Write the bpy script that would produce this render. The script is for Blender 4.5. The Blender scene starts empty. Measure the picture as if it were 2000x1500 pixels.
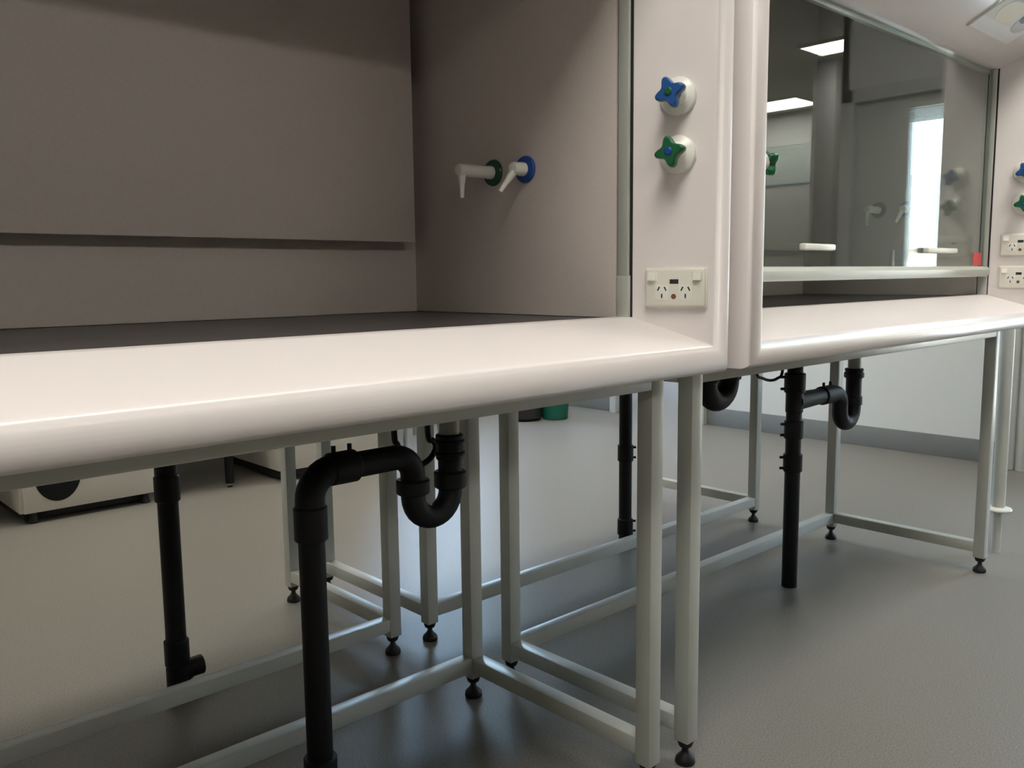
import bpy, bmesh, math, random
from mathutils import Vector, Matrix
random.seed(7)
SC = bpy.context.scene
COL = SC.collection
PI = math.pi
# ------------------------------------------------------------------ camera
CX, CY, CZ = -1.2791, -0.9956, 1.0
YAW, PITCH, ROLL, FPX = 0.7501, -0.1234, -0.0112, 1698.5
F = Vector((math.sin(YAW)*math.cos(PITCH), math.cos(YAW)*math.cos(PITCH), math.sin(PITCH)))
R0 = Vector((math.cos(YAW), -math.sin(YAW), 0)); U0 = R0.cross(F)
RR = R0*math.cos(ROLL) + U0*math.sin(ROLL)
UU = -R0*math.sin(ROLL) + U0*math.cos(ROLL)
cd = bpy.data.cameras.new('camera'); cam = bpy.data.objects.new('camera', cd); COL.objects.link(cam)
M = Matrix((RR, UU, -F)).transposed().to_4x4(); M.translation = (CX, CY, CZ)
cam.matrix_world = M
cd.sensor_fit = 'HORIZONTAL'; cd.sensor_width = 36.0; cd.lens = 36.0*FPX/2000.0; cd.clip_start = 0.02
SC.camera = cam
def at_y(px, py, y):
    D = F + RR*((px-1000)/FPX) + UU*((750-py)/FPX)
    t = (y-CY)/D.y
    return Vector((CX, CY, CZ)) + D*t
# ------------------------------------------------------------------ world, exposure
W = bpy.data.worlds.new('sky'); SC.world = W; W.use_nodes = True
nt = W.node_tree; bg = nt.nodes['Background']
sky = nt.nodes.new('ShaderNodeTexSky')
sky.sky_type = 'NISHITA'; sky.sun_disc = False; sky.sun_elevation = math.radians(48); sky.sun_rotation = math.radians(200)
sky.air_density = 1.0; sky.dust_density = 6.0
mixw = nt.nodes.new('ShaderNodeMix'); mixw.data_type = 'RGBA'; mixw.inputs[0].default_value = .3
mixw.inputs[7].default_value = (.38, .385, .39, 1)      # high thin cloud over the blue
nt.links.new(sky.outputs[0], mixw.inputs[6]); nt.links.new(mixw.outputs[2], bg.inputs[0]); bg.inputs[1].default_value = 4.2
SC.view_settings.view_transform = 'Standard'
try: SC.view_settings.look = 'None'
except Exception: pass
SC.view_settings.gamma = 1.0; SC.view_settings.use_curve_mapping = False
SC.view_settings.exposure = 0.8
LIGHT_E = 9.0          # strength of the ceiling panels
# ------------------------------------------------------------------ materials
def srgb(r, g, b):
    f = lambda c: (c/255)/12.92 if c/255 <= .04045 else ((c/255+.055)/1.055)**2.4
    return (f(r), f(g), f(b), 1)
def mat(name, col, rough=.5, metal=0., coat=0., noise=0., nscale=30., bump=0., bscale=200., spec=.5):
    m = bpy.data.materials.new(name); m.use_nodes = True
    n = m.node_tree.nodes; l = m.node_tree.links; p = n['Principled BSDF']
    p.inputs['Base Color'].default_value = col; p.inputs['Roughness'].default_value = rough
    p.inputs['Metallic'].default_value = metal; p.inputs['Coat Weight'].default_value = coat
    p.inputs['Coat Roughness'].default_value = .14; p.inputs['Specular IOR Level'].default_value = spec
    tc = n.new('ShaderNodeTexCoord')
    if noise:
        t = n.new('ShaderNodeTexNoise'); t.inputs['Scale'].default_value = nscale; t.inputs['Detail'].default_value = 5
        l.new(tc.outputs['Object'], t.inputs['Vector'])
        r = n.new('ShaderNodeValToRGB')
        r.color_ramp.elements[0].position = .3; r.color_ramp.elements[1].position = .7
        r.color_ramp.elements[0].color = tuple(c*(1-noise) for c in col[:3])+(1,)
        r.color_ramp.elements[1].color = tuple(min(1, c*(1+noise)) for c in col[:3])+(1,)
        l.new(t.outputs['Fac'], r.inputs[0]); l.new(r.outputs[0], p.inputs['Base Color'])
    if bump:
        t2 = n.new('ShaderNodeTexNoise'); t2.inputs['Scale'].default_value = bscale
        l.new(tc.outputs['Object'], t2.inputs['Vector'])
        b = n.new('ShaderNodeBump'); b.inputs['Strength'].default_value = bump; b.inputs['Distance'].default_value = .002
        l.new(t2.outputs['Fac'], b.inputs['Height']); l.new(b.outputs[0], p.inputs['Normal'])
    return m
def emit(name, col, s):
    m = bpy.data.materials.new(name); m.use_nodes = True
    n = m.node_tree.nodes; l = m.node_tree.links
    n.remove(n['Principled BSDF'])
    e = n.new('ShaderNodeEmission'); e.inputs[0].default_value = col; e.inputs[1].default_value = s
    l.new(e.outputs[0], n['Material Output'].inputs[0]); return m
def pane(name, tint, ior=1.5, boost=1.0):
    m = bpy.data.materials.new(name); m.use_nodes = True
    n = m.node_tree.nodes; l = m.node_tree.links
    n.remove(n['Principled BSDF'])
    tr = n.new('ShaderNodeBsdfTransparent'); tr.inputs[0].default_value = tint
    gl = n.new('ShaderNodeBsdfGlossy'); gl.inputs['Roughness'].default_value = 0.0
    fr = n.new('ShaderNodeFresnel'); geo = n.new('ShaderNodeNewGeometry')
    mr = n.new('ShaderNodeMapRange'); mr.inputs['To Min'].default_value = ior; mr.inputs['To Max'].default_value = 1/ior
    l.new(geo.outputs['Backfacing'], mr.inputs['Value']); l.new(mr.outputs[0], fr.inputs[0])   # thin sheet: same reflectance on both faces
    mx = n.new('ShaderNodeMixShader')
    l.new(fr.outputs[0], mx.inputs[0]); l.new(tr.outputs[0], mx.inputs[1]); l.new(gl.outputs[0], mx.inputs[2])
    l.new(mx.outputs[0], n['Material Output'].inputs[0]); return m
MT = dict(
    gel=mat('white_gelcoat', srgb(232, 226, 224), .33, coat=.3, noise=.015, nscale=3),
    white=mat('white_panel', srgb(226, 223, 218), .4, noise=.015, nscale=4),
    liner=mat('grey_liner', srgb(208, 199, 193), .5, noise=.03, nscale=220),
    top=mat('dark_worktop', srgb(66, 63, 63), .38, noise=.08, nscale=60),
    steel=mat('grey_powder_coat', srgb(190, 193, 186), .35, noise=.02, nscale=9),
    alu=mat('aluminium_trim', srgb(196, 200, 192), .38, metal=.25),
    board=mat('raw_underside_board', srgb(96, 86, 76), .7, noise=.15, nscale=25),
    slot=mat('dark_recess', srgb(38, 38, 36), .7, noise=.1),  # flat dark colour in place of shade in slots; also plinths and panes
    black=mat('black_plastic', srgb(13, 14, 18), .55, noise=.1, nscale=40, spec=.3),
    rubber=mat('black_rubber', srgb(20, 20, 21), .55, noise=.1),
    tail=mat('grey_plastic', srgb(150, 152, 142), .4, noise=.04),
    plastic=mat('white_plastic', srgb(228, 229, 220), .3, noise=.01),
    sock=mat('socket_plastic', srgb(226, 224, 212), .32, noise=.01),
    blue=mat('blue_plastic', srgb(32, 84, 150), .3, noise=.04),
    green=mat('green_plastic', srgb(14, 92, 56), .3, noise=.04),
    dblue=mat('dark_blue_plastic', srgb(20, 70, 150), .35, noise=.04),
    dgreen=mat('dark_green_plastic', srgb(12, 66, 42), .35, noise=.04),
    brown=mat('brown_screw', srgb(120, 78, 50), .4, noise=.05),
    red=mat('red_sticker', srgb(214, 82, 82), .5, noise=.03),
    wall=mat('wall_paint', srgb(208, 210, 207), .6, noise=.01, nscale=5, bump=.05),
    skirt=mat('grey_skirting', srgb(116, 119, 118), .5, noise=.03, nscale=60),
    ceil=mat('ceiling_paint', srgb(225, 225, 220), .8, noise=.02),
    cab=mat('cream_cabinet', srgb(212, 207, 196), .4, noise=.02, nscale=6),
    bin=mat('green_bin', srgb(6, 92, 74), .45, noise=.04),
    chrome=mat('chrome', srgb(200, 200, 200), .2, metal=1., noise=.02),
    trim=mat('door_frame_paint', srgb(190, 194, 190), .4, noise=.01),
    conc=mat('outside_concrete', srgb(170, 168, 160), .8, noise=.08, nscale=4),
    roof=mat('roof_sheet', srgb(150, 160, 160), .6, noise=.05),
    brick=mat('outside_render', srgb(215, 210, 200), .8, noise=.05),
    blind=mat('blind_slat', srgb(205, 215, 210), .5, noise=.02),
    glass=pane('sash_glass', (.92, .965, .95, 1), 1.65),
    wglass=pane('window_glass', (.9, .95, .94, 1), 1.5),
    screen=mat('panel_white_print', srgb(240, 240, 238), .4, noise=.01), scr_cream=mat('panel_cream_print', srgb(236, 228, 205), .4, noise=.01),
    scr_pale=mat('panel_pale_print', srgb(225, 228, 215), .4, noise=.01), scr_grey=mat('panel_grey_print', srgb(190, 188, 186), .4, noise=.01),
    scr_dark=mat('panel_dark_print', srgb(52, 50, 74), .4, noise=.01), scr_orange=mat('panel_orange_print', srgb(205, 150, 130), .4, noise=.01),
    lamp=emit('light_diffuser', (1.0, .945, .865, 1), LIGHT_E),
)
def floor_mat():
    m = bpy.data.materials.new('speckled_vinyl'); m.use_nodes = True
    n = m.node_tree.nodes; l = m.node_tree.links; p = n['Principled BSDF']
    tc = n.new('ShaderNodeTexCoord')
    a = n.new('ShaderNodeTexNoise'); a.inputs['Scale'].default_value = 260; a.inputs['Detail'].default_value = 3
    b = n.new('ShaderNodeTexNoise'); b.inputs['Scale'].default_value = 1.3; b.inputs['Detail'].default_value = 4
    r = n.new('ShaderNodeValToRGB'); e = r.color_ramp.elements
    e[0].position = .32; e[0].color = srgb(112, 108, 101); e[1].position = .68; e[1].color = srgb(142, 138, 130)
    mx = n.new('ShaderNodeMix'); mx.data_type = 'RGBA'; mx.blend_type = 'MULTIPLY'; mx.inputs[0].default_value = .25
    r2 = n.new('ShaderNodeValToRGB'); r2.color_ramp.elements[0].color = (.8, .8, .8, 1); r2.color_ramp.elements[1].color = (1, 1, 1, 1)
    l.new(tc.outputs['Object'], a.inputs['Vector']); l.new(tc.outputs['Object'], b.inputs['Vector'])
    l.new(a.outputs['Fac'], r.inputs[0]); l.new(b.outputs['Fac'], r2.inputs[0])
    l.new(r.outputs[0], mx.inputs[6]); l.new(r2.outputs[0], mx.inputs[7]); l.new(mx.outputs[2], p.inputs['Base Color'])
    p.inputs['Roughness'].default_value = .42; p.inputs['Specular IOR Level'].default_value = .38
    bp = n.new('ShaderNodeBump'); bp.inputs['Strength'].default_value = .12; bp.inputs['Distance'].default_value = .001
    l.new(a.outputs['Fac'], bp.inputs['Height']); l.new(bp.outputs[0], p.inputs['Normal'])
    return m
MT['floor'] = floor_mat()
# ------------------------------------------------------------------ mesh helpers
def box(bm, lo, hi, bev=0., seg=2):
    b2 = bmesh.new()
    bmesh.ops.create_cube(b2, size=1)
    lo = Vector(lo); hi = Vector(hi); s = hi-lo; c = (hi+lo)/2
    for v in b2.verts: v.co = Vector((v.co.x*s.x, v.co.y*s.y, v.co.z*s.z)) + c
    if bev: bmesh.ops.bevel(b2, geom=b2.edges[:], offset=bev, segments=seg, affect='EDGES', profile=.5)
    join(bm, b2)
def join(bm, b2, mtx=None):
    mp = {}
    for v in b2.verts: mp[v] = bm.verts.new(mtx @ v.co if mtx else v.co)
    for f in b2.faces:
        try: bm.faces.new([mp[v] for v in f.verts])
        except ValueError: pass
    b2.free()
def bx(lo, hi, bev=0., seg=2):
    bm = bmesh.new(); box(bm, lo, hi, bev, seg); return bm
def frame_of(d):
    d = d.normalized(); a = Vector((0, 0, 1)) if abs(d.z) < .9 else Vector((1, 0, 0))
    u = a.cross(d).normalized(); return u, d.cross(u)
def tube(bm, pts, r, seg=20, cap=True):
    pts = [Vector(p) for p in pts]
    rs = r if isinstance(r, (list, tuple)) else [r]*len(pts)
    d0 = (pts[1]-pts[0]).normalized(); u, v = frame_of(d0); rings = []; prev = d0
    for i, p in enumerate(pts):
        if i == 0: d = d0
        elif i == len(pts)-1: d = (pts[i]-pts[i-1]).normalized()
        else: d = ((pts[i]-pts[i-1]).normalized()+(pts[i+1]-pts[i]).normalized()).normalized()
        q = prev.rotation_difference(d); u = q @ u; v = q @ v; prev = d
        rings.append([bm.verts.new(p+(u*math.cos(t)+v*math.sin(t))*rs[i]) for t in [2*PI*k/seg for k in range(seg)]])
    for a, b in zip(rings, rings[1:]):
        for k in range(seg): bm.faces.new((a[k], a[(k+1) % seg], b[(k+1) % seg], b[k]))
    if cap: bm.faces.new(rings[0][::-1]); bm.faces.new(rings[-1])
def fillet(pts, rad, n=8):
    pts = [Vector(p) for p in pts]; out = [pts[0]]
    for i in range(1, len(pts)-1):
        r = rad[i-1] if isinstance(rad, (list, tuple)) else rad
        a = (pts[i-1]-pts[i]).normalized(); b = (pts[i+1]-pts[i]).normalized()
        ang = a.angle(b); t = r/math.tan(ang/2)
        c = pts[i] + (a+b).normalized()*(r/math.sin(ang/2))
        s = pts[i]+a*t-c; e = pts[i]+b*t-c
        tot = s.angle(e); ax = s.cross(e).normalized()
        for k in range(n+1): out.append(c + Matrix.Rotation(tot*k/n, 3, ax) @ s)
    out.append(pts[-1]); return out
def lathe(bm, prof, org, axis, seg=28):
    axis = Vector(axis).normalized(); u, v = frame_of(axis); org = Vector(org); rings = []
    for (r, h) in prof:
        rings.append([bm.verts.new(org+axis*h+(u*math.cos(t)+v*math.sin(t))*max(r, 1e-5)) for t in [2*PI*k/seg for k in range(seg)]])
    for a, b in zip(rings, rings[1:]):
        for k in range(seg): bm.faces.new((a[k], a[(k+1) % seg], b[(k+1) % seg], b[k]))
    bm.faces.new(rings[0][::-1]); bm.faces.new(rings[-1])
def prism(bm, poly, org, ux, uy, uz, h):
    # poly in (ux,uy) plane, extruded by h along uz
    org = Vector(org); ux = Vector(ux); uy = Vector(uy); uz = Vector(uz)
    a = [bm.verts.new(org+ux*x+uy*y) for x, y in poly]; b = [bm.verts.new(org+ux*x+uy*y+uz*h) for x, y in poly]
    bm.faces.new(a[::-1]); bm.faces.new(b)
    for i in range(len(poly)):
        j = (i+1) % len(poly); bm.faces.new((a[i], a[j], b[j], b[i]))
def obj(name, bm, m, parent=None, angle=35, loc=None):
    bmesh.ops.recalc_face_normals(bm, faces=bm.faces[:])
    me = bpy.data.meshes.new(name); bm.to_mesh(me); bm.free()
    for p in me.polygons: p.use_smooth = True
    me.set_sharp_from_angle(angle=math.radians(angle))
    me.materials.append(MT[m] if isinstance(m, str) else m)
    o = bpy.data.objects.new(name, me); COL.objects.link(o)
    if parent: o.parent = parent
    if loc: o.location = loc
    return o
def tag(o, label, cat, group=None):
    o['label'] = label; o['category'] = cat
    if group: o['group'] = group
    return o
def thing(name, label, cat, loc=(0, 0, 0), group=None):
    o = bpy.data.objects.new(name, None); COL.objects.link(o); o.location = loc; o.empty_display_size = .1
    return tag(o, label, cat, group)
def struct(name, bm, m, label=None):
    o = obj(name, bm, m); o['kind'] = 'structure'
    if label: o['label'] = label
    return o
def kids(o): return [c for c in bpy.data.objects if c.parent == o]
def copy_tree(o, parent=None):
    c = o.copy(); COL.objects.link(c); c.parent = parent
    for ch in kids(o):
        if not ch.name.startswith('picture_panel'): copy_tree(ch, c)
    return c
# ------------------------------------------------------------------ room shell
H = 2.7
ANNEX = [(3.72, -7.1), (7.52, -7.1), (7.52, -2.9), (3.72, -1.36)]
fl = bmesh.new()
box(fl, (-6.1, -7.1, -.1), (3.72, 4.07, 0)); prism(fl, ANNEX, (0, 0, -.1), (1, 0, 0), (0, 1, 0), (0, 0, 1), .1); box(fl, (3.72, 1.5, -.1), (5.82, 4.9, 0))
struct('floor', fl, 'floor', 'grey speckled vinyl floor')
ce = bmesh.new()
box(ce, (-6.1, -7.1, H), (3.72, 4.07, H+.1)); prism(ce, ANNEX, (0, 0, H), (1, 0, 0), (0, 1, 0), (0, 0, 1), .1); box(ce, (3.72, 1.5, H), (5.82, 4.9, H+.1))
struct('ceiling', ce, 'ceil')
w = bmesh.new()
for y0, y1, z0 in ((-1.4, -1.35, 0), (-1.35, -.21, 2.0), (-.21, 2.36, 0), (2.36, 3.1, 2.05), (3.1, 4.07, 0)):
    box(w, (3.6, y0, z0), (3.72, y1, H))
struct('wall_right', w, 'wall', 'pale painted wall above a grey skirting')
w = bmesh.new()
for x0, x1, z0, z1 in ((-6.1, 2.0, 0, H), (2.0, 3.2, 0, .65), (2.0, 3.2, 1.95, H), (3.2, 3.6, 0, H)):
    box(w, (x0, 3.95, z0), (x1, 4.07, z1))
struct('wall_back', w, 'wall')
struct('wall_left', bx((-6.1, -7, 0), (-6, 3.95, H)), 'wall')
struct('wall_front', bx((-6, -7.1, 0), (7.52, -7, H)), 'wall')
w = bmesh.new(); prism(w, [(3.6, -1.4), (7.52, -3.02), (7.52, -2.9), (3.72, -1.36), (3.6, -1.36)], (0, 0, 0), (1, 0, 0), (0, 1, 0), (0, 0, 1), H)
struct('wall_annex', w, 'wall')
w = bmesh.new()
for y0, y1, z0, z1 in ((-7, -4.3, 0, H), (-4.3, -3.35, 0, 1.95), (-4.3, -3.35, 2.35, H), (-3.35, -2.95, 0, H)):
    box(w, (7.4, y0, z0), (7.52, y1, z1))
struct('wall_annex_end', w, 'wall')
w = bmesh.new()
box(w, (3.72, 1.5, 0), (5.82, 1.6, H)); box(w, (5.7, 1.6, 0), (5.82, 4.8, H)); box(w, (3.72, 4.8, 0), (5.82, 4.9, H))
struct('wall_corridor_added', w, 'wall')  # made-up corridor beyond the doorway, keeping bright sky off its floor
struct('column_annex', bx((5.55, -2.63, 0), (5.7, -2.43, H), .004), 'wall')
sk = bmesh.new(); box(sk, (3.588, -.2, 0), (3.6, 2.33, .118), .002)
struct('baseboard_right', sk, 'skirt', 'grey vinyl skirting along the pale wall')
struct('baseboard_right_far', bx((3.588, 3.16, 0), (3.6, 3.95, .12), .002), 'skirt')
struct('baseboard_back', bx((-6, 3.938, 0), (3.588, 3.95, .12), .002), 'skirt')
# doorway in the right wall
t = bmesh.new()
for y0, y1 in ((2.32, 2.375), (3.085, 3.14)): box(t, (3.55, y0, 0), (3.74, y1, 2.09), .004)
box(t, (3.55, 2.32, 2.04), (3.74, 3.14, 2.09), .004)
struct('trim_1', t, 'trim', 'white door frame at the end of the pale wall')
# glazed door beside the hood, its blind and glass
d = bmesh.new()
for y0, y1 in ((-1.39, -1.315), (-.275, -.2)): box(d, (3.575, y0, 0), (3.74, y1, 2.02), .005)
box(d, (3.575, -1.39, 1.945), (3.74, -.2, 2.02), .005)
struct('trim_2', d, 'trim', 'white frame of the glazed door')
d = bmesh.new()
box(d, (3.62, -1.315, 0), (3.665, -1.015, 1.945), .003); box(d, (3.62, -.315, 0), (3.665, -.275, 1.945), .003)
box(d, (3.62, -1.015, 0), (3.665, -.315, .3), .003); box(d, (3.62, -1.015, 1.875), (3.665, -.315, 1.945), .003)
door = struct('door_1', d, 'trim', 'white door leaf with a tall glass panel')
obj('glass_panel', bx((3.64, -1.015, .3), (3.646, -.315, 1.875)), 'wglass', door)
h = bmesh.new(); tube(h, [(3.57, -1.06, 1.0), (3.57, -1.06, 1.12)], .01); tube(h, [(3.57, -1.06, 1.02), (3.63, -1.06, 1.02)], .008); tube(h, [(3.57, -1.06, 1.1), (3.63, -1.06, 1.1)], .008)
obj('door_handle', h, 'chrome', door)
bl = thing('venetian_blind', 'raised pale venetian blind at the top of the glazed door', 'blind', (3.6, -.66, 1.8))
b = bmesh.new()
for k in range(9): box(b, (-.012, -.345, -.0+k*.008), (.014, .345, .003+k*.008))
s = obj('slats', b, 'blind', bl); s['kind'] = 'stuff'
obj('headrail', bx((-.015, -.35, .075), (.018, .35, .1), .003), 'blind', bl)
obj('pull_cord', (lambda bb: (tube(bb, [(.0, -.33, .08), (.0, -.33, -.75)], .003, 8), bb)[1])(bmesh.new()), 'blind', bl)
# window in the back wall
def window_y(name, x0, x1, z0, z1, y, mull):
    fbm = bmesh.new(); t = .05
    box(fbm, (x0, y+.03, z0), (x1, y+.09, z0+t)); box(fbm, (x0, y+.03, z1-t), (x1, y+.09, z1))
    box(fbm, (x0, y+.03, z0+t), (x0+t, y+.09, z1-t)); box(fbm, (x1-t, y+.03, z0+t), (x1, y+.09, z1-t))
    for mx in mull: box(fbm, (mx-t/2, y+.03, z0+t), (mx+t/2, y+.09, z1-t))
    o = struct(name, fbm, 'trim')
    xs = [x0+t]+[q for mx in mull for q in (mx-t/2, mx+t/2)]+[x1-t]
    for a, b in zip(xs[::2], xs[1::2]): obj('glass_pane', bx((a, y+.057, z0+t), (b, y+.063, z1-t)), 'wglass', o)
    obj('window_sill', bx((x0-.03, y-.04, z0-.03), (x1+.03, y+.09, z0)), 'trim', o)
    return o
window_y('window_back_offscreen', 2.0, 3.2, .65, 1.95, 3.95, (2.6,))
fbm = bmesh.new()
for z in (1.95, 2.31): box(fbm, (7.43, -4.3, z), (7.49, -3.35, z+.04))
for y in (-4.3, -3.86, -3.39): box(fbm, (7.43, y, 1.95), (7.49, y+.04, 2.35))
o = struct('window_2', fbm, 'trim')
obj('glass_pane', bx((7.457, -4.3, 1.95), (7.463, -3.35, 2.35)), 'wglass', o)
b = bmesh.new()
for k in range(16): box(b, (-.012, -.47, k*.024), (.004, .47, k*.024+.022))
bl = thing('venetian_blind', 'closed pale venetian blind over the high annex window', 'blind', (7.385, -3.825, 1.96))
sl = obj('slats', b, 'blind', bl); sl['kind'] = 'stuff'
obj('headrail', bx((-.014, -.47, .384), (.012, .47, .41), .002), 'blind', bl)
# ceiling panels
def ceiling_light(x, y, sx, sy, label, m='lamp'):
    t = thing('ceiling_light_offscreen', label, 'ceiling light', (x, y, H), 'ceiling light panels')
    f = bmesh.new(); e = .02
    for lo, hi in (((-sx/2-e, -sy/2-e), (sx/2+e, -sy/2)), ((-sx/2-e, sy/2), (sx/2+e, sy/2+e)), ((-sx/2-e, -sy/2), (-sx/2, sy/2)), ((sx/2, -sy/2), (sx/2+e, sy/2))):
        box(f, lo+(-.022,), hi+(0,))
    obj('frame', f, 'plastic', t)
    obj('diffuser_offscreen', bx((-sx/2, -sy/2, -.016), (sx/2, sy/2, -.004)), m, t)
FRONT_Y = -.82
for x in (-1.0, 1.5): ceiling_light(x, FRONT_Y, 1.2, .6, 'flat white ceiling panel light over the aisle in front of the fume hoods')
for x in (-2.2, .1, 2.3): ceiling_light(x, 2.45, 1.2, .6, 'flat white ceiling panel light over the aisle behind the fume hoods')
for x in (-3.2, -.9, 1.4): ceiling_light(x, -4.2, 1.2, .6, 'flat white ceiling panel light added unseen over the next aisle in front of the hoods')  # row added out of view to light the hood chambers from the front
ceiling_light(5.15, -2.25, .34, .37, 'narrow ceiling panel light reflected high in the lowered glass sash')
ceiling_light(6.9, -3.9, .5, 1.0, 'ceiling panel light near the high window of the annex')
# ------------------------------------------------------------------ outside
struct('ground_outside', bx((-40, -40, -.35), (60, 60, -.3)), 'conc')
hb = thing('house', 'pale house with a sloping roof outside the glazed door', 'building', (17, -6.4, -.3))
obj('wall', bx((-2, -3, 0), (2, 3, 1.7)), 'brick', hb)
rf = bmesh.new(); prism(rf, [(-3.3, 1.7), (3.3, 1.7), (0, 3.2)], (-2.2, 0, 0), (0, 1, 0), (0, 0, 1), (1, 0, 0), 4.4); obj('roof', rf, 'roof', hb)
for y in (-1.8, 0, 1.8): obj('window', bx((-2.03, y-.4, .6), (-1.98, y+.4, 1.4)), 'slot', hb)
# ------------------------------------------------------------------ unseen bench and shelves, added to block light reaching under the hoods
ib = thing('light_blocking_bench', 'long dark-fronted bench, added unseen to block light, facing the fume hoods', 'bench', (-1.6, -2.55, 0))
obj('bench_top', bx((-2.6, -.42, .88), (2.6, .42, .92), .004), 'top', ib)  # top of the added light-blocking bench
for k in range(6):
    x0 = -2.55+k*.85
    c = obj('added_cupboard', bx((x0, -.36, .08), (x0+.84, .34, .88), .003), 'board', ib)
    obj('added_cupboard_door', bx((x0+.006, .34, .09), (x0+.834, .36, .87), .003), 'board', c)
obj('plinth', bx((-2.5, -.34, 0), (2.5, .3, .08)), 'slot', ib)  # plinth of the added light-blocking bench
obj('light_block_panel', bx((-2.6, -.02, .92), (2.6, .0, 1.72)), 'board', ib)  # added height keeps the rear panel lights off the floor under the hoods
for z in (1.25, 1.7): obj('added_shelf', bx((-2.6, -.2, z), (2.6, .2, z+.025), .003), 'board', ib)
for x in (-2.6, -.01, 2.58): obj('added_shelf_upright', bx((x, -.2, .92), (x+.02, .2, 1.7), .002), 'board', ib)
# ------------------------------------------------------------------ fume hood
YO, ZO, ZT = .01, .924, 1.622
KB, KT = 1.08, 1.75
TH = math.radians(73); CH = .142; BR = .025
TX, TY = math.cos(TH), math.sin(TH)          # chamfer direction in (outward, forward)
def surround(xl, xr):
    bm = bmesh.new(); prof = [(0, -.035), (0, -.004), (.001, 0)]
    for s in (.05, .1, CH): prof.append((TX*s, TY*s))
    cdx, chx = TX*CH+BR*TY, TY*CH-BR*TX
    a0 = math.atan2(TX, -TY)      # direction of the inner normal in (d,h)
    for k in range(1, 15):
        a = a0 + (0-a0)*k/14
        prof.append((cdx+BR*math.cos(a), chx+BR*math.sin(a)))
    prof.append((cdx+BR, -.03))
    rings = []
    for d, h in prof:
        y = YO-h
        rings.append([bm.verts.new(c) for c in ((xl-d, y, ZO-d*KB), (xr+d, y, ZO-d*KB), (xr+d, y, ZT+d*KT), (xl-d, y, ZT+d*KT))])
    for a, b in zip(rings, rings[1:]):
        for k in range(4): bm.faces.new((a[k], a[(k+1) % 4], b[(k+1) % 4], b[k]))
    return bm, cdx+BR
NX_D, NX_H = -TY, TX      # normal of the chamfer, pointing to the opening and forward
def on_pilaster(side, xin, s, z):
    """side +1: right pilaster, -1: left. returns origin, along (outward), up, normal"""
    al = Vector((side*TX, -TY, 0)); n = Vector((side*NX_D, -NX_H, 0))
    return Vector((xin, YO, z)) + al*s, al, Vector((0, 0, 1)), n
def star(n=4, r0=.0158, r1=.0268, k=64):
    pts = []
    for i in range(k):
        t = 2*PI*i/k; c = (0.5+.5*math.cos(n*t))**1.35
        r = r0+(r1-r0)*c; pts.append((r*math.cos(t), r*math.sin(t)))
    return pts
def knob(hood, side, xin, s, z, head, cap, rot):
    o, al, up, n = on_pilaster(side, xin, s, z)
    b = bmesh.new(); lathe(b, [(.0315, -.002), (.0325, .004), (.031, .009), (.024, .013), (.019, .016), (.0175, .03), (.0165, .034)], o, n)
    base = obj('control_knob', b, 'plastic', hood); base['label'] = 'white collar with a star-shaped handle'
    c, s_ = math.cos(rot), math.sin(rot); ux = al*c+up*s_; uy = -al*s_+up*c
    b = bmesh.new(); st = star(); rings = []
    for sc, h in ((.86, .032), (.97, .035), (1, .04), (1, .046), (.95, .051), (.84, .053)):
        rings.append([b.verts.new(o+n*h+(ux*x+uy*y)*sc) for x, y in st])
    for r0, r1 in zip(rings, rings[1:]):
        for q in range(len(st)): b.faces.new((r0[q], r0[(q+1) % len(st)], r1[(q+1) % len(st)], r1[q]))
    b.faces.new(rings[0][::-1]); b.faces.new(rings[-1])
    lathe(b, [(.0165, .0), (.0165, .012)], o+n*.022, n)
    obj('knob_handle', b, head, base, 40)
    b = bmesh.new(); lathe(b, [(.0065, 0), (.0065, .003), (.005, .0042)], o+n*.0515, n); obj('knob_cap', b, cap, base)
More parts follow.
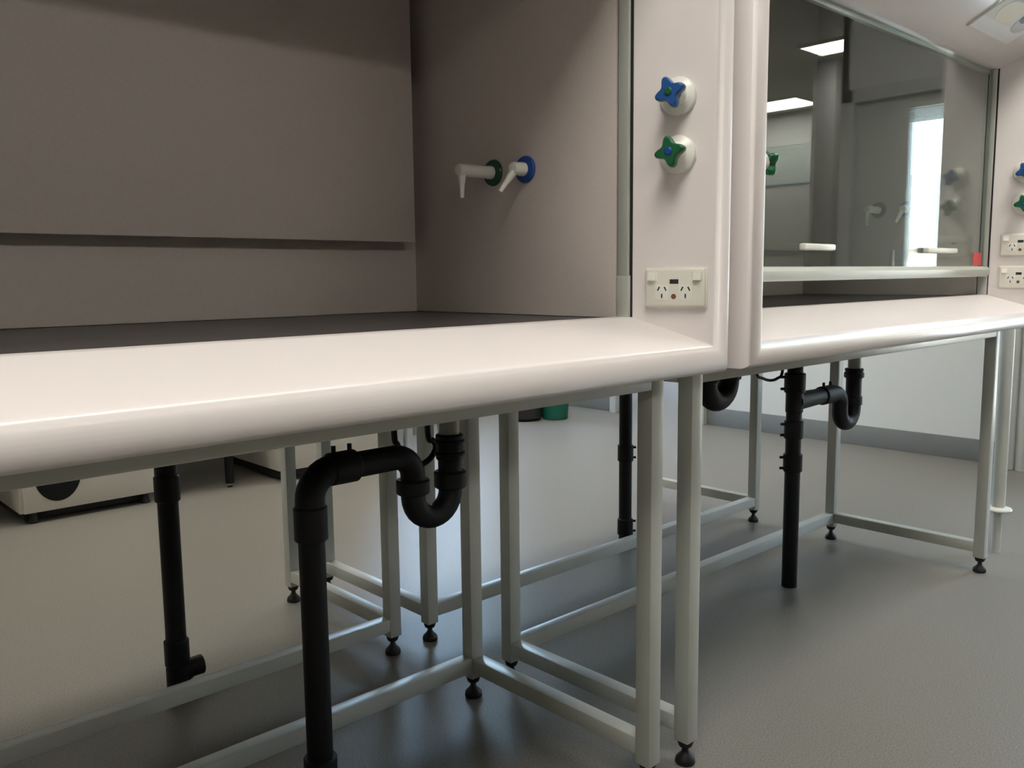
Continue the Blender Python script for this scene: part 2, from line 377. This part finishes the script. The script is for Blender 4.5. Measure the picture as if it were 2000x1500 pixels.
def outlet(hood, side, xin, s, z, wide=.109, high=.0665):
    o, al, up, n = on_pilaster(side, xin, s, z)
    al = al if side > 0 else -al
    mtx = Matrix((al, up, n)).transposed().to_4x4(); mtx.translation = o
    def lb(lo, hi, bev=0.):
        q = bmesh.new(); box(q, lo, hi, bev); b = bmesh.new(); join(b, q, mtx); return b
    hw, hh = wide/2, high/2
    b = bmesh.new(); q = bmesh.new(); box(q, (-hw-.002, -hh-.002, -.002), (hw+.002, hh+.002, .005), .001); join(b, q, mtx)
    q = bmesh.new(); box(q, (-hw, -hh, .003), (hw, hh, .012), .004, 3); join(b, q, mtx)
    pl = obj('power_outlet', b, 'sock', hood); pl['label'] = 'cream double power outlet'
    for cx in (-.0405, .0415):
        obj('switch_surround', lb((cx-.0085, .0115, .011), (cx+.0085, .0275, .0128), .0006), 'sock', pl)
        q = bmesh.new(); prism(q, [(.013, .0125), (.0265, .0125), (.0265, .0145), (.013, .0178)], (cx-.0068, 0, 0), (0, 1, 0), (0, 0, 1), (1, 0, 0), .0136)
        b = bmesh.new(); join(b, q, mtx); obj('rocker_switch', b, 'plastic', pl)
    for cx in (-.0225, .0205):
        f = obj('socket_face', lb((cx-.0125, -.0225, .011), (cx+.0125, .0045, .0127), .0008), 'plastic', pl)
        b = bmesh.new()
        for sx, sy, an in ((-.0062, -.0020, -.5), (.0062, -.0020, .5), (0, -.0145, 0)):
            q = bmesh.new(); box(q, (-.0012, -.0038, 0), (.0012, .0038, .0004))
            join(b, q, mtx @ Matrix.Translation((cx+sx, sy, .0126)) @ Matrix.Rotation(an, 4, 'Z'))
        sl = obj('pin_slots', b, 'slot', pl)
    obj('indicator_window', lb((-.0085, .0065, .0115), (.0075, .0145, .0124), .0003), 'slot', pl)
    b = bmesh.new(); lathe(b, [(.0045, 0), (.0045, .001)], o+n*.0119+al*-.001+up*-.0155, n, 16); obj('screw_cap', b, 'brown', pl)
def nozzle(hood, x, side, y, z, flange, tipdir, L=.07, TL=.05):
    # water or gas outlet on the inner side wall: flange, stem towards the chamber, hanging nozzle
    n = Vector((-side, 0, 0)); o = Vector((x, y, z))
    b = bmesh.new(); lathe(b, [(.026, -.002), (.027, .003), (.025, .007), (.012, .0085)], o, n)
    f = obj('service_outlet', b, flange, hood)
    b = bmesh.new(); lathe(b, [(.0135, .006), (.0135, .018), (.0125, .022), (.0125, L-.008), (.011, L-.002), (.004, L)], o, n)
    obj('outlet_stem', b, 'plastic', f)
    b = bmesh.new(); e = o+n*(L-.011); t = Vector(tipdir).normalized()
    tube(b, [e-t*.004, e+t*.02, e+t*.032, e+t*TL], [.0085, .0075, .0055, .0042], 14); obj('nozzle_tip', b, 'plastic', f)
def make_hood(label, xl, xr, sash_z, right_outlets, group=None):
    hood = thing('fume_hood', label, 'fume hood', ((xl+xr)/2, 0, .8245), group)
    off = Vector((-(xl+xr)/2, 0, -.8245))
    bm, dt = surround(xl, xr); obj('front_surround', bm, 'gel', hood, 60)
    ox0, ox1 = xl-dt, xr+dt
    TOPZ = 2.35; YB = .672
    for a, b in ((ox0, ox0+.012), (ox1-.012, ox1)): obj('side_panel', bx((a, .035, .826), (b, YB, TOPZ)), 'white', hood)
    obj('back_panel', bx((ox0+.012, YB-.01, .826), (ox1-.012, YB, TOPZ)), 'white', hood)
    obj('top_panel', bx((ox0, .02, TOPZ), (ox1, YB, TOPZ+.012)), 'white', hood)
    obj('upper_fascia', bx((ox0, -.02, ZT+dt*KT-.004), (ox1, .035, TOPZ+.012), .004), 'white', hood)
    # chamber
    obj('worktop', bx((xl-.03, .012, ZO-.075), (xr+.03, YB-.012, ZO-.003), .002), 'top', hood)
    obj('underside_panel', bx((ox0+.012, .02, .826), (ox1-.012, YB-.012, .846)), 'board', hood)
    LX0, LX1 = xl+.008, xr-.008
    for a, b in ((LX0-.012, LX0), (LX1, LX1+.012)): obj('liner_side', bx((a, .044, ZO-.002), (b, YB-.012, 2.2), .0008), 'liner', hood)
    obj('liner_back', bx((LX0, .648, ZO-.002), (LX1, .66, 2.2)), 'liner', hood)
    obj('liner_ceiling', bx((LX0-.012, .06, 2.19), (LX1+.012, .66, 2.2)), 'liner', hood)
    g = bmesh.new(); box(g, (LX0+.04, .594, 1.078), (LX1-.04, .606, 2.12), .001)
    for gx in (LX0+.2, (LX0+LX1)/2, LX1-.2): box(g, (gx-.02, .606, 1.3), (gx+.02, .65, 1.36))
    obj('baffle', g, 'liner', hood)
    for sx, e in ((1, LX0-.013), (-1, LX1+.013)):
        k = bmesh.new(); x1 = e+sx*.014
        box(k, (min(e, x1), .0155, ZO+.075), (max(e, x1), .0385, 2.15), .001)
        tr = obj('sash_track', k, 'alu', hood)
        obj('track_shade_strip', bx((min(e, e+sx*.008), .0115, ZO), (max(e, e+sx*.008), .0435, 2.15)), 'rubber', tr)  # dark strip standing in for the shadow gap beside the track
        obj('track_foot', bx((min(e, x1), .0135, ZO-.001), (max(e, x1), .041, ZO+.075), .001), 'alu', tr)
    obj('top_lintel', bx((LX0, .036, ZT-.012), (LX1, .05, ZT+.25), .002), 'alu', hood)
    # sash: glass, bottom handle bar, two grips
    sz = sash_z
    hb_ = bmesh.new(); prism(hb_, [(.012, sz), (.006, sz+.008), (.005, sz+.022), (.012, sz+.031), (.033, sz+.033), (.036, sz+.004), (.03, sz)], (LX0+.002, 0, 0), (0, 1, 0), (0, 0, 1), (1, 0, 0), LX1-LX0-.004)
    sash = obj('sash_handle_bar', hb_, 'alu', hood)
    obj('glass_pane', bx((LX0+.002, .027, sz+.031), (LX1-.002, .0315, sz+.70)), 'glass', sash)
    L = LX1-LX0
    for a, b_ in ((LX0+.24*L, LX0+.335*L), (LX0+.69*L, LX0+.83*L)):
        k = bmesh.new(); box(k, (a, .010, sz+.07), (b_, .0275, sz+.085), .004, 3)
        obj('sash_grip', k, 'plastic', sash)
    obj('red_sticker', bx((LX1-.09, .0262, sz+.036), (LX1-.02, .0271, sz+.075)), 'red', sash)
    # controls
    for side, xin in ((1, xr), (-1, xl)):
        knob(hood, side, xin, .082 if side > 0 else .066, 1.302, 'blue', 'green', .35 if side > 0 else .1)
        knob(hood, side, xin, .083 if side > 0 else .108, 1.205, 'green', 'dblue', .2 if side > 0 else .5)
        for z in (right_outlets if side > 0 else (.977,)): outlet(hood, side, xin, .082, z)
    nozzle(hood, LX1, 1, .372, 1.212, 'dgreen', (0, .0, -1), .098, .055); nozzle(hood, LX1, 1, .276, 1.21, 'dblue', (-.55, .15, -.75), .04, .058)
    nozzle(hood, LX0, -1, .372, 1.212, 'dgreen', (0, 0, -1), .098, .055); nozzle(hood, LX0, -1, .276, 1.21, 'dblue', (.55, .15, -.75), .04, .058)
    for c in kids(hood): c.location = off if c.location.length < 1e-6 else c.location+off
    return hood
AXL, AXR, BXL, BXR = -1.59, -.041, .2, 1.747
hoodA = make_hood('white fume hood with open front, dark worktop and grey lined chamber', AXL, AXR, 1.60, (.977,))
hoodB = make_hood('white fume hood with the glass sash pulled nearly shut', BXL, BXR, .982, (1.08, .98))
# picture panel on the sloping header of the hood with the lowered sash
def at_plane(px, py, P, N):
    D = F + RR*((px-1000)/FPX) + UU*((750-py)/FPX); C = Vector((CX, CY, CZ))
    return C + D*((P-C).dot(N)/D.dot(N))
SL = Vector((0, -TY, TX*KT)).normalized()           # up the header slope
NH = Vector((1, 0, 0)).cross(SL)                     # towards the aisle
HP = Vector((BXR, YO, ZT))
if NH.y > 0: NH = -NH
p1 = at_plane(1963, 86, HP, NH); p0 = at_plane(1893, 44, HP, NH)
pw = p1.x-p0.x; o0 = Vector((p0.x, p1.y, p1.z)); ph = .155
pm = Matrix((Vector((1, 0, 0)), SL, NH)).transposed().to_4x4(); pm.translation = o0
def pb(lo, hi, bev=0.):
    q = bmesh.new(); box(q, lo, hi, bev); b = bmesh.new(); join(b, q, pm); return b
def pl(c, r, sx, sy, z, k=24):
    b = bmesh.new(); prism(b, [(c[0]+r*sx*math.cos(2*PI*i/k), c[1]+r*sy*math.sin(2*PI*i/k)) for i in range(k)], pm @ Vector((0, 0, z)), pm.to_3x3() @ Vector((1, 0, 0)), pm.to_3x3() @ Vector((0, 1, 0)), NH, .0006); return b
off_b = -hoodB.location
pn = obj('picture_panel', pb((0, 0, -.002), (pw, ph, .005), .001), 'plastic', hoodB, 35, off_b); pn['label'] = 'small printed picture panel on the sloping header'
obj('printed_shelf', pb((pw*.02, ph*.3, .0056), (pw*.97, ph-.006, .00565)), 'scr_pale', pn)
scr = obj('printed_sheet', pb((.004, .004, .005), (pw-.004, ph-.004, .0056)), 'screen', pn)
obj('printed_vessel', pl((pw*.34, ph*.55), 1, pw*.22, ph*.26, .0057), 'scr_cream', pn)
obj('printed_vessel_neck', pb((pw*.2, ph*.75, .0057), (pw*.44, ph-.006, .0063)), 'scr_pale', pn)
obj('printed_flask', pl((pw*.78, ph*.55), 1, pw*.17, ph*.3, .0057), 'scr_grey', pn)
obj('printed_cap', pl((pw*.7, ph*.58), 1, pw*.085, ph*.12, .0064), 'scr_dark', pn)
obj('printed_spot', pl((pw*.9, ph*.5), 1, pw*.06, ph*.09, .0064), 'scr_orange', pn)
def rot_copy(root, label, cx, ty):
    c = copy_tree(root); c.rotation_euler = (0, 0, PI); c.location = (cx, ty, root.location.z); c['label'] = label
    return c
rot_copy(hoodA, 'fume hood standing back to back with the open-fronted fume hood', (AXL+AXR)/2, 1.385)
rot_copy(hoodB, 'fume hood standing back to back with the hood whose glass sash is lowered', (BXL+BXR)/2, 1.385)
# ------------------------------------------------------------------ support frames
TW = .0175
def support_frame(label, xl, xr, y0, y1, back):
    """legs at the four corners, low rails at the sides and along the y=back side"""
    t = thing('support_frame', label, 'metal stand', ((xl+xr)/2, (y0+y1)/2, 0), 'steel stands under the fume hoods')
    off = Vector((-(xl+xr)/2, -(y0+y1)/2, 0))
    lg = bx((-TW, -TW, .05), (TW, TW, .8245), .0025); first = None
    ft = bmesh.new(); lathe(ft, [(.0195, 0), (.021, .003), (.0195, .012), (.010, .022), (.007, .027), (.007, .034), (.0135, .0375), (.0165, .046), (.0165, .05)], (0, 0, 0), (0, 0, 1), 20)
    leg = obj('leg', lg, 'steel', t, 30); foot = obj('adjustable_foot', ft, 'rubber', t, 50)
    for i, (x, y) in enumerate(((xl, y0), (xr, y0), (xl, y1), (xr, y1))):
        if i: l2 = leg.copy(); COL.objects.link(l2); f2 = foot.copy(); COL.objects.link(f2)
        else: l2, f2 = leg, foot
        l2.location = Vector((x, y, 0))+off; f2.location = Vector((x, y, 0))+off
    for x in (xl, xr):
        obj('side_rail', bx((x-TW, y0+TW, .068), (x+TW, y1-TW, .103), .0025), 'steel', t, 30, off)
        obj('top_rail', bx((x-TW, y0+TW, .7895), (x+TW, y1-TW, .8245), .0025), 'steel', t, 30, off)
    obj('long_rail', bx((xl+TW, back-TW, .068), (xr-TW, back+TW, .103), .0025), 'steel', t, 30, off)
    for y in (y0, y1): obj('top_rail', bx((xl+TW, y-TW, .7895), (xr-TW, y+TW, .8245), .0025), 'steel', t, 30, off)
    return t
YB_, YC_, YD_ = .5252, .8571, 1.3892
support_frame('pale grey steel stand under the open-fronted fume hood', -1.655, 0, 0, YB_, YB_)
support_frame('pale grey steel stand under the fume hood with the lowered glass sash', .1253, 1.7795, 0, YB_, YB_)
support_frame('pale grey steel stand in the rear row, back to back with the open hood stand', -1.655, 0, YC_, YD_, YC_)
support_frame('pale grey steel stand in the rear row, back to back with the closed hood stand', .1253, 1.7795, YC_, YD_, YC_)
# ------------------------------------------------------------------ waste pipes
PR = .0242
def sleeve(b, p0, p1, r, lugs=None):
    p0 = Vector(p0); p1 = Vector(p1); L = (p1-p0).length; c = min(.003, L/4)
    lathe(b, [(r-.003, 0), (r, c), (r, L-c), (r-.003, L)], p0, p1-p0)
    if lugs:
        d = Vector(lugs); a = (p1-p0).normalized()
        for t in (.2, .8): tube(b, [p0+(p1-p0)*t+d*(r-.004), p0+(p1-p0)*t+d*(r+.012)], .0045, 10)
def shift(root):
    for c in kids(root): c.location = -root.location
def drainA():
    y = .376; x = -.503
    t = thing('waste_pipe', 'black waste pipe with an elbow and trap below the open-fronted hood', 'pipe', (x, y, 0))
    b = bmesh.new(); tube(b, [(x, y, 0), (x, y, .57)], PR); obj('down_pipe', b, 'black', t)
    b = bmesh.new(); sleeve(b, (x, y, 0), (x, y, .112), .031); obj('floor_socket', b, 'black', t)
    b = bmesh.new(); tube(b, fillet([(x, y, .55), (x, y, .652), (-.43, y, .652)], .05), .027); sleeve(b, (x, y, .528), (x, y, .592), .0305)
    sleeve(b, (-.462, y, .652), (-.405, y, .652), .0305, (0, 0, 1)); obj('elbow', b, 'black', t)
    xl, xr, zc = -.273, -.178, .566; r = (xr-xl)/2
    path = fillet([(-.43, y, .652), (xl, y, .652), (xl, y, zc)], .042)
    path += [Vector(((xl+xr)/2-r*math.cos(a), y, zc-r*math.sin(a))) for a in [PI*k/14 for k in range(1, 15)]]
    path += [Vector((xr, y, .66))]
    b = bmesh.new(); tube(b, path, .0245); sleeve(b, (xl, y, .573), (xl, y, .603), .0335); sleeve(b, (xr, y, .57), (xr, y, .605), .0335)
    obj('trap', b, 'black', t)
    b = bmesh.new(); sleeve(b, (xr, y, .628), (xr, y, .682), .0285)
    for z in (.637, .662): sleeve(b, (xr, y, z), (xr, y, z+.009), .0315)
    obj('trap_nut', b, 'black', t)
    b = bmesh.new(); tube(b, [(xr, y, .66), (xr, y, .8255)], .0205); obj('tailpiece', b, 'tail', t)
    shift(t)
def drainB():
    y = .376; x = 1.209
    t = thing('waste_pipe', 'black waste pipe with a side trap, standing below the hood with lowered sash', 'pipe', (x, y, 0))
    b = bmesh.new(); tube(b, [(x, y, 0), (x, y, .8255)], PR); obj('down_pipe', b, 'black', t)
    for z in (.405, .511):
        b = bmesh.new(); sleeve(b, (x, y, z-.029), (x, y, z+.029), .0295, (-.75, .66, 0)); obj('coupling', b, 'black', t)
    b = bmesh.new(); sleeve(b, (x, y, .628), (x, y, .69), .0325, (-.75, .66, 0)); tube(b, [(x, y, .60), (1.30, y, .60), (1.36, y, .60)], [.0305, .0275, .0255])
    sleeve(b, (x, y, .565), (x, y, .64), .027)
    obj('tee', b, 'black', t)
    xl, xr, zc = 1.513, 1.608, .537; r = (xr-xl)/2
    path = fillet([(1.34, y, .60), (xl, y, .60), (xl, y, zc)], .042)
    path += [Vector(((xl+xr)/2-r*math.cos(a), y, zc-r*math.sin(a))) for a in [PI*k/14 for k in range(1, 15)]]
    path += [Vector((xr, y, .66))]
    b = bmesh.new(); tube(b, path, .026); sleeve(b, (1.38, y, .60), (1.455, y, .60), .0305, (0, 0, 1)); sleeve(b, (xr, y, .545), (xr, y, .578), .0295)
    obj('trap', b, 'black', t)
    b = bmesh.new(); sleeve(b, (xr, y, .64), (xr, y, .66), .033); sleeve(b, (xr, y, .662), (xr, y, .673), .031); obj('trap_nut', b, 'black', t)
    b = bmesh.new(); tube(b, [(xr, y, .66), (xr, y, .8255)], .0215); obj('tailpiece', b, 'tail', t)
    shift(t)
def trapB():
    y = .40; xl, xr, zc = .762, .875, .698; r = (xr-xl)/2
    t = thing('waste_trap', 'black U-bend waste trap hanging near the leg between the two hoods', 'pipe', ((xl+xr)/2, y, zc))
    path = [Vector((xl, y, .8255)), Vector((xl, y, zc))]+[Vector(((xl+xr)/2-r*math.cos(a), y, zc-r*math.sin(a))) for a in [PI*k/14 for k in range(1, 15)]]+[Vector((xr, y, .8255))]
    b = bmesh.new(); tube(b, path, .0305); obj('u_bend', b, 'black', t)
    for x in (xl, xr):
        b = bmesh.new(); sleeve(b, (x, y, .698), (x, y, .73), .0365); obj('trap_nut', b, 'black', t)
    shift(t)
def drain_plain(x, y, label, coup, lug, foot):
    t = thing('waste_pipe', label, 'pipe', (x, y, 0))
    b = bmesh.new(); tube(b, [(x, y, 0), (x, y, .8255)], PR); obj('down_pipe', b, 'black', t)
    for z in coup:
        b = bmesh.new(); sleeve(b, (x, y, z-.032), (x, y, z+.032), .0295, lug); obj('coupling', b, 'black', t)
    if foot:
        b = bmesh.new(); sleeve(b, (x, y, .0), (x, y, .06), .028); tube(b, fillet([(x, y, .03), (x+.03, y, .045), (x+.06, y, .045)], .02), .024); obj('floor_elbow', b, 'black', t)
    shift(t)
drainA(); drainB(); trapB()
drain_plain(-.497, 1.06, 'plain black waste pipe in the rear row behind the open hood stand', (.505, .095), None, True)
drain_plain(1.226, 1.07, 'black waste pipe with lugged couplings in the rear row behind the closed hood stand', (.335, .05), (.85, -.5, 0), False)
def hose(label, pts, y, r):
    P = [at_y(px, py, y) for px, py in pts]
    P = [Vector((P[0].x, y, .80))]+P+[Vector((P[-1].x, y, .80))]
    q = []
    for i in range(len(P)-1):      # Catmull-Rom
        p0, p1, p2, p3 = P[max(i-1, 0)], P[i], P[i+1], P[min(i+2, len(P)-1)]
        for k in range(6):
            u = k/6; q.append(.5*((2*p1)+(p2-p0)*u+(2*p0-5*p1+4*p2-p3)*u*u+(3*p1-p0-3*p2+p3)*u**3))
    q.append(P[-1]); b = bmesh.new(); tube(b, q, r, 12)
    o = obj('cable', b, 'rubber'); tag(o, label, 'cable'); return o
hose('black cable loop hanging behind the trap of the open-fronted hood', [(770, 850), (776, 868), (788, 893), (806, 912), (826, 906), (843, 892), (851, 874), (846, 860), (836, 848)], .425, .0062)
hose('thin black cable sagging beside the waste pipe of the hood with lowered sash', [(1478, 728), (1490, 739), (1505, 743), (1518, 739), (1528, 726)], .40, .0045)
# ------------------------------------------------------------------ things around
t = thing('floor_pole', 'pale pole with a round flange beside the stand of the closed hood', 'pole', (2.045, .037, 0))
b = bmesh.new(); tube(b, [(0, 0, .155), (0, 0, 1.2)], .022); obj('sleeve_tube', b, 'steel', t)
b = bmesh.new(); tube(b, [(0, 0, 0), (0, 0, .16)], .0155); obj('lower_tube', b, 'steel', t)
b = bmesh.new(); lathe(b, [(.02, .15), (.044, .153), (.046, .157), (.044, .161), (.022, .166)], (0, 0, 0), (0, 0, 1)); obj('flange', b, 'plastic', t)
t = thing('service_post', 'grey white service post of two tubes standing before the pale wall', 'post', (3.53, .44, 0))
b = bmesh.new(); box(b, (-.05, -.012, 0), (.04, .05, 2.7), .008); obj('post_body', b, 'trim', t)
b = bmesh.new(); tube(b, [(-.01, -.035, 0), (-.01, -.035, 2.7)], .028); obj('post_tube', b, 'trim', t)
# pedestals and bench of the far aisle
def pedestal(x0, x1, y0, y1, z0, z1, label, hole):
    t = thing('drawer_pedestal', label, 'cabinet', ((x0+x1)/2, (y0+y1)/2, 0))
    b = bmesh.new(); box(b, (x0, y0+.02, z0), (x1, y1, z1), .003); obj('body', b, 'cab', t)
    n = 2; hz = (z1-z0)/n
    for k in range(n):
        dr = obj('drawer_front', bx((x0+.012, y0, z0+k*hz+.002), (x1-.004, y0+.02, z0+(k+1)*hz-.004), .002), 'cab', t)
        if hole:
            hx, hz0 = x0+.148, z0+k*hz+.155
            poly = [(.092*math.cos(a), .118*math.sin(a)) for a in [PI+PI*i/20 for i in range(21)]]
            b = bmesh.new(); prism(b, poly, (hx, y0+.001, hz0), (1, 0, 0), (0, 0, 1), (0, -1, 0), .004); obj('finger_pull', b, 'black', dr)
    b = bmesh.new(); box(b, (x0+.02, y0+.05, .012), (x1-.02, y1-.03, z0)); obj('plinth', b, 'slot', t)
    for x in (x0+.05, x1-.04):
        for y in (y0+.03, y1-.05):
            b = bmesh.new(); lathe(b, [(.02, 0), (.022, .004), (.016, .02), (.013, z0)], (x, y, 0), (0, 0, 1), 14); obj('foot', b, 'rubber', t)
    shift(t)
pedestal(-.385, .165, 2.93, 3.5, .045, .72, 'cream drawer pedestal with dark half-round finger pull across the far aisle', True)
pedestal(.745, 1.40, 2.85, 3.52, .055, .80, 'plain cream cabinet beside the black bench leg across the far aisle', False)
t = thing('lab_bench', 'pale bench top on black legs standing over the cream pedestals', 'bench', (0, 3.3, 0))
obj('bench_top', bx((-1.5, 2.82, .83), (1.44, 3.9, .87), .004), 'cab', t)
for x in (.528, -1.4):
    for y in (2.955, 3.85):
        b = bmesh.new(); tube(b, [(x, y, .022), (x, y, .83)], .021); l = obj('leg', b, 'black', t)
        b = bmesh.new(); lathe(b, [(.016, 0), (.016, .004), (.007, .01), (.007, .025)], (x, y, 0), (0, 0, 1), 14); obj('leg_foot', b, 'chrome', l)
shift(t)
t = thing('waste_bin', 'green tapered plastic bin standing near the doorway', 'bin', (3.08, 3.24, 0))
b = bmesh.new(); lathe(b, [(.085, 0), (.09, .006), (.112, .3), (.12, .305), (.12, .315), (.108, .315), (.086, .012), (0, .012)], (0, 0, 0), (0, 0, 1)); obj('bin_body', b, 'bin', t)
t = thing('black_bag', 'low black bag on the floor beside the green bin', 'bag', (2.90, 3.37, 0))
b = bmesh.new(); lathe(b, [(.11, 0), (.13, .02), (.125, .1), (.09, .2), (.04, .25)], (0, 0, 0), (0, 0, 1), 18); obj('bag_body', b, 'rubber', t)
b = bmesh.new(); tube(b, [(-.04, 0, .24), (-.03, 0, .32), (.03, 0, .32), (.04, 0, .24)], .008, 8); obj('bag_handle', b, 'rubber', t)
t = thing('lab_stool', 'stool with black seat and chrome legs in the far aisle', 'stool', (1.86, 3.3, 0))
b = bmesh.new(); lathe(b, [(.15, .55), (.17, .56), (.17, .59), (.15, .6)], (0, 0, 0), (0, 0, 1)); obj('seat', b, 'black', t)
for k in range(4):
    a = PI/4+k*PI/2
    b = bmesh.new(); tube(b, [(.13*math.cos(a), .13*math.sin(a), .55), (.19*math.cos(a), .19*math.sin(a), 0)], .012, 12); obj('leg', b, 'chrome', t)
b = bmesh.new(); tube(b, [(.165*math.cos(2*PI*k/24), .165*math.sin(2*PI*k/24), .2) for k in range(25)], .008, 10); obj('foot_ring', b, 'black', t)
